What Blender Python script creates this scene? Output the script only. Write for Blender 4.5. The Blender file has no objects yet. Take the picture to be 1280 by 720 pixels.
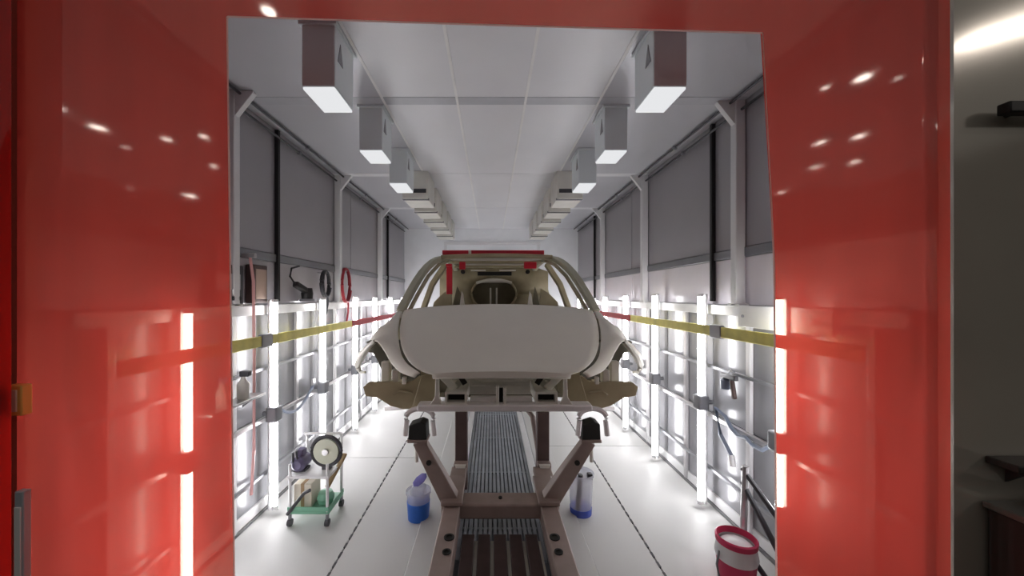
import bpy, bmesh, math, random
from mathutils import Vector
random.seed(4)
C = bpy.context.scene.collection
S = bpy.context.scene
R = math.radians

# ---------------------------------------------------------------- camera, world, exposure
EYE = 1.6                      # eye height; the tunnel runs along +Y
F = 460.0                      # focal length in pixels of the 1280 wide frame
cam = bpy.data.cameras.new('camera')
cam.sensor_width = 36.0
cam.lens = F / 1280 * 36.0
cam.shift_x = (640 - 614) / 1280
cam.shift_y = (370 - 360) / 1280
cam.clip_start = 0.05
camo = bpy.data.objects.new('camera', cam)
camo.location = (0, 0, EYE)
camo.rotation_euler = (R(90), 0, 0)
C.objects.link(camo)
S.camera = camo

world = bpy.data.worlds.new('hall_ambient')
world.use_nodes = True
bgn = world.node_tree.nodes['Background']
bgn.inputs[0].default_value = (1.0, 0.95, 0.88, 1)
bgn.inputs[1].default_value = 0.17
S.world = world

S.view_settings.view_transform = 'Standard'
S.view_settings.look = 'None'
S.view_settings.exposure = 0.0
S.view_settings.gamma = 1.0
S.view_settings.use_curve_mapping = False
TUBE_L = 21.5                   # radiance of the inspection tubes
LAMP_L = 45.0                   # radiance of the hall lamps

# ---------------------------------------------------------------- materials
def lin(c):
    return tuple((v / 12.92 if v <= 0.04045 else ((v + 0.055) / 1.055) ** 2.4) for v in c)

def mat(name, rgb, rough=0.5, metal=0.0, var=0.06, scale=6.0, bump=0.0, bscale=60.0, coat=0.0, spec=0.5):
    """procedural: noise varies the colour a little and, where asked, bumps the surface"""
    m = bpy.data.materials.new(name)
    m.use_nodes = True
    n, l = m.node_tree.nodes, m.node_tree.links
    b = n['Principled BSDF']
    c = lin([v / 255 for v in rgb])
    tc = n.new('ShaderNodeTexCoord')
    nz = n.new('ShaderNodeTexNoise')
    nz.inputs['Scale'].default_value = scale
    nz.inputs['Detail'].default_value = 4
    l.new(tc.outputs['Object'], nz.inputs['Vector'])
    rp = n.new('ShaderNodeValToRGB')
    rp.color_ramp.elements[0].color = (*[v * (1 - var) for v in c], 1)
    rp.color_ramp.elements[1].color = (*[min(1, v * (1 + var)) for v in c], 1)
    rp.color_ramp.elements[0].position = 0.3
    rp.color_ramp.elements[1].position = 0.7
    l.new(nz.outputs['Fac'], rp.inputs['Fac'])
    l.new(rp.outputs['Color'], b.inputs['Base Color'])
    b.inputs['Roughness'].default_value = rough
    b.inputs['Metallic'].default_value = metal
    b.inputs['Coat Weight'].default_value = coat
    b.inputs['Specular IOR Level'].default_value = spec
    if bump:
        n2 = n.new('ShaderNodeTexNoise')
        n2.inputs['Scale'].default_value = bscale
        l.new(tc.outputs['Object'], n2.inputs['Vector'])
        bp = n.new('ShaderNodeBump')
        bp.inputs['Strength'].default_value = bump
        bp.inputs['Distance'].default_value = 0.01
        l.new(n2.outputs['Fac'], bp.inputs['Height'])
        l.new(bp.outputs['Normal'], b.inputs['Normal'])
    return m

def emit(name, rgb, strength):
    m = bpy.data.materials.new(name)
    m.use_nodes = True
    n, l = m.node_tree.nodes, m.node_tree.links
    n.clear()
    e = n.new('ShaderNodeEmission')
    e.inputs[0].default_value = (*rgb, 1)
    e.inputs[1].default_value = strength
    o = n.new('ShaderNodeOutputMaterial')
    l.new(e.outputs[0], o.inputs[0])
    return m

def curtain_mat(name, through, spread, face, gloss=0.045):
    """glossy tinted PVC sheet: a little clear, mostly milky"""
    m = bpy.data.materials.new(name)
    m.use_nodes = True
    n, l = m.node_tree.nodes, m.node_tree.links
    n.clear()
    out = n.new('ShaderNodeOutputMaterial')
    tr = n.new('ShaderNodeBsdfTransparent'); tr.inputs[0].default_value = (*through, 1)
    tl = n.new('ShaderNodeBsdfTranslucent')
    df = n.new('ShaderNodeBsdfDiffuse')
    tc = n.new('ShaderNodeTexCoord')
    mp = n.new('ShaderNodeMapping'); mp.inputs['Scale'].default_value = (6, 6, 0.7)
    nz = n.new('ShaderNodeTexNoise'); nz.inputs['Scale'].default_value = 1.5; nz.inputs['Detail'].default_value = 5
    l.new(tc.outputs['Object'], mp.inputs[0]); l.new(mp.outputs[0], nz.inputs['Vector'])
    for sh, col in ((tl, spread), (df, face)):
        rp = n.new('ShaderNodeValToRGB')
        rp.color_ramp.elements[0].color = (*[v * .86 for v in col], 1)
        rp.color_ramp.elements[1].color = (*[min(1, v * 1.12) for v in col], 1)
        l.new(nz.outputs['Fac'], rp.inputs[0]); l.new(rp.outputs[0], sh.inputs[0])
    rf = n.new('ShaderNodeBsdfRefraction'); rf.inputs['IOR'].default_value = 1.3; rf.inputs['Roughness'].default_value = .95
    rf.inputs[0].default_value = (*spread, 1)
    fw = n.new('ShaderNodeMixShader'); fw.inputs[0].default_value = 0.25
    l.new(tl.outputs[0], fw.inputs[1]); l.new(rf.outputs[0], fw.inputs[2])
    gl = n.new('ShaderNodeBsdfGlossy'); gl.inputs[0].default_value = (1, .95, .92, 1); gl.inputs['Roughness'].default_value = 0.05
    n2 = n.new('ShaderNodeTexNoise'); n2.inputs['Scale'].default_value = 5
    l.new(tc.outputs['Object'], n2.inputs['Vector'])
    bp = n.new('ShaderNodeBump'); bp.inputs['Strength'].default_value = 0.02; bp.inputs['Distance'].default_value = 0.01
    l.new(n2.outputs['Fac'], bp.inputs['Height']); l.new(bp.outputs[0], gl.inputs['Normal'])
    a = n.new('ShaderNodeMixShader'); a.inputs[0].default_value = 0.32
    l.new(fw.outputs[0], a.inputs[1]); l.new(df.outputs[0], a.inputs[2])
    b = n.new('ShaderNodeAddShader')
    l.new(a.outputs[0], b.inputs[0]); l.new(tr.outputs[0], b.inputs[1])
    c = n.new('ShaderNodeMixShader'); c.inputs[0].default_value = gloss
    l.new(b.outputs[0], c.inputs[1]); l.new(gl.outputs[0], c.inputs[2])
    l.new(c.outputs[0], out.inputs[0])
    return m

def clear_mat(name, rgb, clear=0.45):
    """milky clear plastic"""
    m = bpy.data.materials.new(name)
    m.use_nodes = True
    n, l = m.node_tree.nodes, m.node_tree.links
    n.clear()
    out = n.new('ShaderNodeOutputMaterial')
    tr = n.new('ShaderNodeBsdfTransparent'); tr.inputs[0].default_value = (.95, .96, 1, 1)
    p = n.new('ShaderNodeBsdfPrincipled'); p.inputs['Roughness'].default_value = .25
    nz = n.new('ShaderNodeTexNoise'); nz.inputs['Scale'].default_value = 9
    rp = n.new('ShaderNodeValToRGB'); c = lin([v / 255 for v in rgb])
    rp.color_ramp.elements[0].color = (*[v * .9 for v in c], 1); rp.color_ramp.elements[1].color = (*c, 1)
    l.new(nz.outputs['Fac'], rp.inputs[0]); l.new(rp.outputs[0], p.inputs['Base Color'])
    mx = n.new('ShaderNodeMixShader'); mx.inputs[0].default_value = 1 - clear
    l.new(tr.outputs[0], mx.inputs[1]); l.new(p.outputs[0], mx.inputs[2]); l.new(mx.outputs[0], out.inputs[0])
    return m

M = dict(
    floor=mat('white_floor_plate', (208, 208, 207), .5, 0, .02, 2),
    joint=mat('floor_joint', (120, 120, 122), .6),
    slot=mat('dark_joint_slot', (70, 70, 74), .6),
    upper=mat('grey_wall_panel', (172, 169, 174), .32, .2, .05, 1.2),
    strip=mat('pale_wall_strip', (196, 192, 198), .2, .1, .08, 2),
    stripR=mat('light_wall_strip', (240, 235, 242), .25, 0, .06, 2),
    lower=mat('glossy_lower_panel', (150, 150, 155), .24, .1, .06, 2.5),
    wall=mat('wall_core', (190, 190, 194), .6),
    endwall=mat('white_end_wall', (243, 245, 248), .5, 0, .02),
    ceil=mat('white_ceiling_panel', (238, 239, 243), .4, .0, .03, 1.5),
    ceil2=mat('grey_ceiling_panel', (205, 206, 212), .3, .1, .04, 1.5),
    seam=mat('white_seam', (250, 250, 250), .5),
    beam=mat('grey_ceiling_beam', (196, 198, 204), .45),
    white=mat('white_painted_metal', (232, 232, 234), .35, 0, .02),
    offwhite=mat('offwhite_plastic', (222, 220, 214), .45, 0, .03),
    duct=mat('grey_box_metal', (232, 240, 243), .4, .05, .03, 3),
    beige=mat('beige_box_metal', (228, 226, 218), .5),
    black=mat('black_trim', (22, 20, 22), .5),
    darkgrey=mat('dark_grey_metal', (74, 74, 78), .45, .3),
    grey=mat('mid_grey_metal', (140, 141, 146), .4, .4),
    bluegrey=mat('blue_grey_plastic', (120, 130, 150), .4),
    steel=mat('pale_steel', (188, 186, 188), .3, .6),
    yellow=mat('yellow_rail_paint', (230, 220, 122), .45, 0, .16, 9),
    redrail=mat('red_rail_paint', (176, 36, 54), .45, 0, .1, 9),
    skin=mat('taupe_primer', (238, 233, 222), .42, 0, .02, 3),
    lip=mat('pale_sheet_edge', (240, 237, 228), .35, .2, .02),
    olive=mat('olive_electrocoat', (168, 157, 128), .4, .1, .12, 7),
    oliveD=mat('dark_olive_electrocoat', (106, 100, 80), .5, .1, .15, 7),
    pillar=mat('olive_grey_primer', (172, 170, 150), .42, 0, .04, 4),
    liner=mat('wheelhouse_coat', (74, 69, 55), .6, 0, .15, 7),
    frontm=mat('grey_front_structure', (205, 202, 190), .4, .2, .1, 9),
    cross=mat('pale_lilac_subframe', (243, 238, 238), .4, .0, .05, 9),
    dark=mat('cavity_black', (28, 26, 22), .8),
    fixred=mat('red_fixture_paint', (206, 40, 58), .4, 0, .06),
    brown=mat('brown_skid_paint', (150, 132, 126), .5, .1, .12, 8),
    brownD=mat('dark_brown_skid_paint', (84, 66, 63), .5, .1, .15, 8),
    plank=mat('dark_brown_plank', (74, 56, 54), .55, 0, .2, 12),
    rubber=mat('black_rubber', (26, 26, 24), .7),
    grate=mat('slate_grate_bar', (176, 182, 192), .4, .2, .1, 10),
    grateD=mat('grate_bed', (130, 133, 142), .7),
    blue=mat('blue_plastic', (40, 104, 200), .35, 0, .1, 14),
    violet=mat('violet_cloth', (110, 104, 176), .7, 0, .2, 20),
    indigo=mat('indigo_liquid', (70, 92, 190), .2, 0, .1),
    crimson=mat('crimson_plastic', (206, 44, 92), .4, 0, .06),
    green=mat('mint_green_plastic', (120, 178, 150), .45),
    purple=mat('purple_grey_housing', (104, 98, 128), .45, .1, .2, 20),
    tan=mat('tan_handle', (164, 136, 100), .6),
    cream=mat('cream_card', (224, 216, 200), .6),
    disc=mat('pale_green_disc', (214, 218, 196), .4),
    redhose=mat('red_hose_rubber', (168, 50, 62), .5),
    pinkhose=mat('pink_hose', (226, 170, 168), .4),
    hallmetal=mat('hall_brushed_metal', (200, 194, 184), .13, .3, .08, 1.4),
    hallfloor=mat('hall_concrete', (84, 80, 74), .6, 0, .1, 3),
    hallwall=mat('hall_wall_paint', (120, 116, 110), .7),
    jamb=mat('taupe_jamb', (190, 165, 150), .6, 0, .08, 3),
    ochre=mat('ochre_box', (246, 204, 112), .5),
    pale=mat('pale_blue_grey', (172, 178, 188), .45),
    cabinet=mat('charcoal_cabinet', (52, 49, 46), .5),
    cabtop=mat('grey_cabinet_top', (110, 112, 108), .4),
    rim=mat('pinkish_cut_edge', (226, 160, 150), .4),
)
M['tube'] = emit('tube_glow', (1.0, 0.985, 1.0), TUBE_L)
M['boxlamp'] = emit('box_lamp_glow', (.97, .98, 1.0), .82)
M['lamp'] = emit('hall_lamp_glow', (1.0, 0.9, 0.82), LAMP_L)
M['curtain'] = curtain_mat('red_sheet', (0.10, .095, .075), (0.64, .064, .046), (0.30, .032, .03))
M['curtain2'] = curtain_mat('dark_red_sheet', (0.05, .005, .004), (0.9, .06, .05), (0.42, .03, .035))
def rim_mat():
    m = bpy.data.materials.new('pinkish_cut_edge'); m.use_nodes = True
    n, l = m.node_tree.nodes, m.node_tree.links; n.clear()
    t = n.new('ShaderNodeBsdfTranslucent'); d = n.new('ShaderNodeBsdfDiffuse'); x = n.new('ShaderNodeMixShader'); o = n.new('ShaderNodeOutputMaterial')
    z = n.new('ShaderNodeTexNoise'); r = n.new('ShaderNodeValToRGB'); z.inputs['Scale'].default_value = 8
    r.color_ramp.elements[0].color = (.85, .55, .5, 1); r.color_ramp.elements[1].color = (.97, .75, .7, 1)
    l.new(z.outputs['Fac'], r.inputs[0]); l.new(r.outputs[0], t.inputs[0]); l.new(r.outputs[0], d.inputs[0])
    x.inputs[0].default_value = .35; l.new(t.outputs[0], x.inputs[1]); l.new(d.outputs[0], x.inputs[2]); l.new(x.outputs[0], o.inputs[0])
    return m
M['rim'] = rim_mat()
M['clear'] = clear_mat('milky_clear_plastic', (240, 240, 248), .6)

# ---------------------------------------------------------------- mesh builder
class MB:
    def __init__(s):
        s.v, s.f = [], []
    def add(s, vs, fs):
        o = len(s.v); s.v += [tuple(v) for v in vs]; s.f += [tuple(i + o for i in f) for f in fs]; return s
    def box(s, x0, y0, z0, x1, y1, z1):
        vs = [(x, y, z) for z in (z0, z1) for y in (y0, y1) for x in (x0, x1)]
        return s.add(vs, [(0, 2, 3, 1), (4, 5, 7, 6), (0, 1, 5, 4), (2, 6, 7, 3), (0, 4, 6, 2), (1, 3, 7, 5)])
    def bar(s, p, q, w, h, up=(0, 0, 1)):
        """square bar from p to q, w across, h along up"""
        return s.sweep([p, q], [(-w/2, -h/2), (w/2, -h/2), (w/2, h/2), (-w/2, h/2)], up)
    def sweep(s, path, prof, up=(0, 0, 1), scale=None, closed=False):
        P = [Vector(p) for p in path]; n = len(P); k = len(prof); vs = []
        for i, p in enumerate(P):
            if closed: t = P[(i+1) % n] - P[i-1]
            else: t = P[min(i+1, n-1)] - P[max(i-1, 0)]
            t.normalize()
            a = t.cross(Vector(up))
            if a.length < 1e-4: a = t.cross(Vector((1, 0, 0)))
            a.normalize(); b = a.cross(t)
            sc = scale[i] if scale else 1
            for (u, w) in prof: vs.append(p + a*u*sc + b*w*sc)
        fs = []
        for i in range(n if closed else n-1):
            j = (i+1) % n
            for c in range(k):
                d = (c+1) % k
                fs.append((i*k+c, i*k+d, j*k+d, j*k+c))
        if not closed:
            fs.append(tuple(range(k))); fs.append(tuple((n-1)*k + c for c in reversed(range(k))))
        return s.add(vs, fs)
    def tube(s, path, r, seg=10, closed=False, scale=None):
        return s.sweep(path, [(r*math.cos(2*math.pi*i/seg), r*math.sin(2*math.pi*i/seg)) for i in range(seg)], (0.013, 0.021, 1) , scale, closed)
    def lathe(s, c, prof, seg=24, axis='z'):
        """prof: (r, h) pairs; closes where r = 0"""
        c = Vector(c); vs, fs = [], []
        for (r, h) in prof:
            for i in range(seg):
                a = 2*math.pi*i/seg; x, y = r*math.cos(a), r*math.sin(a)
                vs.append(c + Vector({'z': (x, y, h), 'y': (x, h, y), 'x': (h, x, y)}[axis]))
        for j in range(len(prof)-1):
            for i in range(seg):
                k = (i+1) % seg
                fs.append((j*seg+i, j*seg+k, (j+1)*seg+k, (j+1)*seg+i))
        if prof[0] != prof[-1]:
            fs.append(tuple(range(seg))); fs.append(tuple((len(prof)-1)*seg+i for i in reversed(range(seg))))
        return s.add(vs, fs)
    def grid(s, rows):
        k = len(rows[0]); vs = [p for r in rows for p in r]; fs = []
        for i in range(len(rows)-1):
            for j in range(k-1):
                fs.append((i*k+j, i*k+j+1, (i+1)*k+j+1, (i+1)*k+j))
        return s.add(vs, fs)
    def prism(s, poly, axis, a, b):
        """polygon in the plane across axis, from a to b. axis y: (x,z); x: (y,z); z: (x,y)"""
        f = {'y': lambda p, t: (p[0], t, p[1]), 'x': lambda p, t: (t, p[0], p[1]), 'z': lambda p, t: (p[0], p[1], t)}[axis]
        n = len(poly); vs = [f(p, a) for p in poly] + [f(p, b) for p in poly]
        fs = [tuple(range(n)), tuple(range(2*n-1, n-1, -1))] + [(i, (i+1) % n, n+(i+1) % n, n+i) for i in range(n)]
        return s.add(vs, fs)
    def build(s, name, m, parent=None, bevel=0.0, solid=0.0, sub=0, smooth=True, origin=None):
        """world coordinates in; the object's origin is its parent's, or its own base"""
        if parent is not None:
            o = wloc(parent)
        elif origin is not None:
            o = Vector(origin)
        else:
            xs = [v[0] for v in s.v]; ys = [v[1] for v in s.v]; zs = [v[2] for v in s.v]
            o = Vector(((min(xs)+max(xs))/2, (min(ys)+max(ys))/2, min(zs)))
        me = bpy.data.meshes.new(name)
        me.from_pydata([tuple(Vector(v) - o) for v in s.v], [], s.f)
        bm = bmesh.new(); bm.from_mesh(me)
        bmesh.ops.recalc_face_normals(bm, faces=bm.faces)
        bm.to_mesh(me); bm.free()
        if smooth:
            me.shade_smooth(); me.set_sharp_from_angle(angle=R(35))
        me.materials.append(M[m] if isinstance(m, str) else m)
        ob = bpy.data.objects.new(name, me)
        C.objects.link(ob)
        if parent is not None: ob.parent = parent
        else: ob.location = o
        if bevel:
            b = ob.modifiers.new('bevel', 'BEVEL'); b.width = bevel; b.segments = 2; b.limit_method = 'ANGLE'
        if solid:
            b = ob.modifiers.new('solid', 'SOLIDIFY'); b.thickness = solid; b.offset = 0
        if sub:
            b = ob.modifiers.new('sub', 'SUBSURF'); b.levels = sub; b.render_levels = sub
        return ob

def wloc(o):
    v = Vector(o.location)
    while o.parent is not None:
        o = o.parent; v += Vector(o.location)
    return v

def tag(o, label, cat, group=None, kind=None):
    o['label'] = label; o['category'] = cat
    if group: o['group'] = group
    if kind: o['kind'] = kind
    return o

def thing(name, label, cat, loc, group=None):
    o = bpy.data.objects.new(name, None); C.objects.link(o)
    o.location = loc; o.empty_display_size = .1
    return tag(o, label, cat, group)

def struct(mb, name, m, parent=None, **k):
    o = mb.build(name, m, parent, **k)
    o['kind'] = 'structure'
    return o

def label(o, text):
    o['label'] = text; return o

# ================================================================= SETTING
W, ZC, Y0, Y1 = 1.70, 2.91, 1.36, 7.2
# ---- floor
fl = struct(MB().box(-W-.06, Y0-.04, -.12, W+.06, Y1+.1, -.012), 'floor', 'joint')
cols = [(-1.70, -.938), (-.928, -.50), (.62, .992), (1.002, 1.70)]
rowsL = [(Y0, 3.64), (3.65, 5.2), (5.206, Y1)]
rowsR = [(Y0, 3.92), (3.93, 5.4), (5.406, Y1)]
for i, (a, b) in enumerate(cols):
    for (c, d) in (rowsL if i < 2 else rowsR):
        MB().box(a, c, -.012, b, d, 0).build('floor_plate', 'floor', fl, bevel=.002)
for nm, x in (('left', -.933), ('right', .997)):
    mb = MB(); y = 2.0
    while y < 6.9:
        mb.box(x-.0075, y, -.01, x+.0075, y+.045, .0012); y += .085
    o = mb.build('joint_slots', 'slot', fl); o['kind'] = 'stuff'
# raised pale kerbs on both sides of the conveyor
for x0, x1 in ((-.498, -.30), (.42, .618)):
    MB().box(x0, Y0, -.012, x1, Y1, .012).build('kerb_plate', 'floor', fl, bevel=.008)
struct(MB().box(-16, -14, -.14, 16, Y0-.045, -.02), 'floor_hall', 'hallfloor')

# ---- ceiling
ce = struct(MB().box(-W-.06, Y0-.02, ZC+.02, W+.06, Y1+.1, ZC+.1), 'ceiling', 'seam')
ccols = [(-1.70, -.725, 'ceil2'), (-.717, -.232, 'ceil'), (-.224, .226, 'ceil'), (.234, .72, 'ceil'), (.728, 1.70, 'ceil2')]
joints = [2.47, 3.98, 5.5]
ys = [Y0] + joints + [Y1]
for i in range(4):
    for (a, b, m) in ccols:
        MB().box(a, ys[i]+(.035 if i else 0), ZC, b, ys[i+1]-.035, ZC+.02).build('ceiling_panel', m, ce, bevel=.004)
for x in (-.721, -.228, .230, .724):
    MB().box(x-.008, Y0, ZC-.005, x+.008, Y1, ZC+.02).build('seam_strip', 'seam', ce)
for k, y in enumerate(joints):
    struct(MB().box(-W, y-.05, ZC-.003, W, y+.05, ZC+.02), 'trim_%d' % (k+1), 'beam' if k == 0 else 'ceil', bevel=.006)

# ---- side walls: upper panels, pale strip, glossy lower panels, all proud of a core
for side, sx in (('left', -1), ('right', 1)):
    def bx(mb, x0, y0, z0, x1, y1, z1):
        a, b = sorted((sx*x0, sx*x1)); return mb.box(a, y0, z0, b, y1, z1)
    w = struct(bx(MB(), W+.012, Y0, 0, W+.07, Y1+.06, ZC+.02), 'wall_'+side, 'wall')
    edges = [Y0, 2.9 if sx < 0 else 2.82, 4.45, 5.95, Y1]
    for i in range(4):
        a, b = edges[i]+.006, edges[i+1]-.006
        bx(MB(), W, a, 1.93, W+.02, b, ZC).build('upper_panel', 'upper', w, bevel=.003)
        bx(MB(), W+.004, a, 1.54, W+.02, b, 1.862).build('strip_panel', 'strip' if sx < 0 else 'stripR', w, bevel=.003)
    n = 8
    for i in range(n):
        a = Y0 + (Y1-Y0)/n*i; b = a + (Y1-Y0)/n - .008
        for z0, z1 in ((.10, .70), (.708, 1.53)):
            bx(MB(), W, a, z0, W+.02, b, z1).build('lower_panel', 'lower', w, bevel=.003)
    struct(bx(MB(), W-.014, Y0, 1.866, W+.02, Y1, 1.926), 'trim_%d' % (5 if sx < 0 else 6), 'grey', bevel=.004)
    struct(bx(MB(), W-.02, Y0, 0.0, W+.02, Y1, .022), 'baseboard_'+side, 'joint', bevel=.004)  # dark strip colour stands in for the shadow gap below the skirt
    struct(bx(MB(), W-.012, Y0, .025, W+.02, Y1, .098), 'baseboard_%s_skirt' % side, 'white', bevel=.004)
    for k, y in enumerate((2.9 if sx < 0 else 2.8, 6.0)):
        struct(bx(MB(), W-.03, y-.015, 1.56, W+.0, y+.015, ZC-.005), 'trim_%d' % (7+k+(0 if sx < 0 else 2)), 'black', bevel=.003)
struct(MB().box(-W, Y1, 0, W, Y1+.08, ZC+.02), 'wall_back', 'endwall')
# bright door panel frame lines on the end wall
struct(MB().box(-.92, Y1-.02, 0, -.86, Y1, 2.6).box(.90, Y1-.02, 0, .96, Y1, 2.6).box(-.92, Y1-.02, 2.6, .96, Y1, 2.66), 'trim_11', 'white', bevel=.004)

# ---- hall side of the entrance
struct(MB().box(-16.2, -14.2, -.02, -16, Y0, 6.4), 'wall_hall_left', 'hallwall')
struct(MB().box(16, -14.2, -.02, 16.2, Y0, 6.4), 'wall_hall_right', 'hallwall')
struct(MB().box(-16, -14.2, -.02, 16, -14, 6.4), 'wall_hall_back', 'hallwall')
hw = struct(MB().box(1.672, Y0-.03, 0, 4.2, Y0+.02, 5.4), 'wall_front', 'hallmetal')
struct(MB().box(-4.2, Y0-.03, 0, -1.76, Y0+.02, 5.4), 'wall_front_left', 'jamb')
struct(MB().box(-1.76, Y0-.03, ZC+.03, 1.672, Y0+.02, 5.4), 'wall_front_upper', 'hallmetal')

# ================================================================= CURTAIN
YC = 1.30
cur = thing('red_curtain', 'glossy translucent red plastic sheet curtain with a tall rectangular opening cut through it', 'curtain', (0, YC, .05))
def cy(x, z):
    y = YC + .002*math.sin(x*2.1+.4) + .0006*math.sin(x*5.3+z*1.1)
    y -= .020*math.exp(-((x-1.553)/.012)**2)          # the folded pleat near the right edge
    y += .03*max(0, (x-1.56)/.1)**2
    return y
def sheet(name, xs, zs, fx=None):
    rows = [[(fx(x, z) if fx else x, cy(x, z), z) for x in xs] for z in zs]
    return MB().grid(rows)
def rng(a, b, n): return [a+(b-a)*i/n for i in range(n+1)]
def edgeL(z): return -.93 + .025*(2.58-z)/2 * 1.0      # cut edges lean a little
def edgeRr(z): return .958 + (.042*(2.53-z)/.8 if z > 1.73 else .042 + .006*(1.73-z))
zsL, zsR = rng(.05, 2.584, 44), rng(.05, 2.529, 44)
top = 3.0
xl = rng(-1.675, -.93, 40); xr = rng(.958, 1.652, 90)
def leftx(x, z): t = (x+1.675)/.745; return -1.675 + t*(edgeL(z)+1.675)
def rightx(x, z): t = (1.652-x)/.694; return 1.652 + .018*(1.6-z)/1.6*0.5 - t*(1.652-edgeRr(z))
mb = MB()
mb.grid([[(leftx(x, z), cy(leftx(x, z), z), z) for x in xl] for z in zsL])
mb.grid([[(rightx(x, z), cy(rightx(x, z), z), z) for x in xr] for z in zsR])
# upper band: its lower edge slopes down to the right
ux = xl + rng(-.93, .958, 40)[1:-1] + xr
def low(x):
    x = max(-.93, min(.958, x))
    return 2.584 - (x+.93)/1.888*.055
rows = []
for t in rng(0, 1, 10):
    row = []
    for x in ux:
        z = low(x)+(top-low(x))*t
        xx = x
        if x <= -.93: xx = leftx(x, min(z, 2.584))
        if x >= .958: xx = rightx(x, min(z, 2.529))
        row.append((xx, cy(xx, z), z))
    rows.append(row)
mb.grid(rows)
mb.build('sheet', 'curtain', cur)
# pale cut edge round the opening
mb = MB()
pl = [(edgeL(z), cy(edgeL(z), z), z) for z in rng(.06, 2.58, 12)] + [(x, cy(x, low(x)), low(x)) for x in rng(-.925, .955, 16)] + [(edgeRr(z), cy(edgeRr(z), z), z) for z in rng(2.525, .06, 12)]
mb.grid([[(x, y-.006, z) for x, y, z in pl], [(x, y+.003, z) for x, y, z in pl]])
label(mb.build('cut_edge', 'rim', cur), 'pale pinkish cut edge')
mb = MB().tube([(-1.7, YC, 3.0), (1.69, YC, 3.0)], .02, 10)
mb.build('hanging_rod', 'grey', cur)

cu2 = thing('side_curtain', 'narrow dark red plastic curtain at the far left edge beside the entrance', 'curtain', (-2.0, 1.22, .05))
rows = [[(x, 1.22+.012*math.sin(x*22), z) for x in rng(-2.5, -1.6, 40)] for z in rng(.05, 3.0, 10)]
MB().grid(rows).build('sheet', 'curtain2', cu2)
MB().tube([(-2.55, 1.22, 3.0), (-1.60, 1.22, 3.0)], .014, 8).build('hanging_rod', 'grey', cu2)

jp = thing('entrance_post', 'narrow taupe post in the gap left of the red curtain', 'post', (-1.715, 1.335, 0))
MB().box(-1.755, 1.318, .0, -1.672, 1.36, 3.0).build('post_body', 'jamb', jp, bevel=.004)
MB().box(-1.765, 1.318, 0, -1.662, 1.37, .03).build('foot_plate', 'grey', jp, bevel=.003)
bx_ = thing('switch_box', 'small ochre yellow box fixed to the post left of the red curtain', 'box', (-1.64, 1.27, 1.19))
MB().box(-1.66, 1.255, 1.19, -1.603, 1.288, 1.295).build('case', 'ochre', bx_, bevel=.005)
MB().box(-1.65, 1.25, 1.205, -1.615, 1.255, 1.28).build('cover_plate', 'cream', bx_, bevel=.002)
MB().box(-1.72, 1.272, 1.22, -1.66, 1.286, 1.26).box(-1.72, 1.286, 1.22, -1.682, 1.318, 1.26).build('bracket', 'grey', bx_)
pb = thing('pale_locker', 'slim pale blue grey casing low beside the left edge of the red curtain', 'casing', (-1.57, 1.234, 0))
MB().box(-1.585, 1.222, .02, -1.555, 1.246, .95).build('case', 'pale', pb, bevel=.004)
MB().box(-1.581, 1.218, .45, -1.559, 1.222, .9).build('front_panel', 'white', pb, bevel=.002)
MB().box(-1.583, 1.224, 0, -1.557, 1.244, .02).build('plinth', 'darkgrey', pb)

# hall wall fittings on the right
hb = thing('wall_bar', 'short black bar fixed high on the grey metal wall at far right', 'bar', (1.9, 1.29, 2.25))
MB().box(1.79, 1.268, 2.235, 2.15, 1.305, 2.275).build('bar_body', 'black', hb, bevel=.005)
for x in (1.86, 2.08): MB().tube([(x, 1.30, 2.255), (x, 1.332, 2.255)], .012, 8).build('standoff', 'darkgrey', hb)
st = thing('wall_ledge', 'thin dark ledge on the grey wall above the charcoal cabinet', 'ledge', (1.95, 1.26, .99))
MB().box(1.78, 1.24, 1.0, 2.3, 1.328, 1.025).build('ledge_board', 'cabinet', st, bevel=.004)
for x in (1.86, 2.2): MB().prism([(1.328, .93), (1.328, 1.0), (1.255, 1.0)], 'x', x-.006, x+.006).build('bracket', 'darkgrey', st)
cb = thing('charcoal_cabinet', 'charcoal cabinet with a grey top at the lower right corner by the metal wall', 'cabinet', (2.05, 1.12, 0))
MB().box(1.775, .98, .08, 2.4, 1.318, .845).build('carcass', 'cabinet', cb, bevel=.008)
MB().box(1.76, .965, .845, 2.41, 1.322, .868).build('top', 'cabtop', cb, bevel=.005)
for x in (1.80, 2.10):
    d = MB().box(x, .965, .12, x+.285, .98, .82).build('door', 'cabinet', cb, bevel=.004)
    MB().tube([(x+.25, .955, .5), (x+.25, .955, .62)], .007, 8).build('handle', 'steel', d)
for x in (1.80, 2.37):
    for y in (1.0, 1.29): MB().lathe((x, y, 0), [(0.0, 0), (.02, 0), (.02, .08), (0.0, .08)], 10).build('foot', 'rubber', cb)
bt = thing('black_tray', 'black tray lying on top of the charcoal cabinet', 'tray', (2.0, 1.15, .868))
MB().box(1.86, 1.05, .868, 2.25, 1.28, .872).build('base', 'black', bt)
MB().box(1.86, 1.05, .872, 2.25, 1.058, .91).box(1.86, 1.272, .872, 2.25, 1.28, .91).box(1.86, 1.058, .872, 1.868, 1.272, .91).box(2.242, 1.058, .872, 2.25, 1.272, .91).build('rim', 'black', bt)

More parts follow.
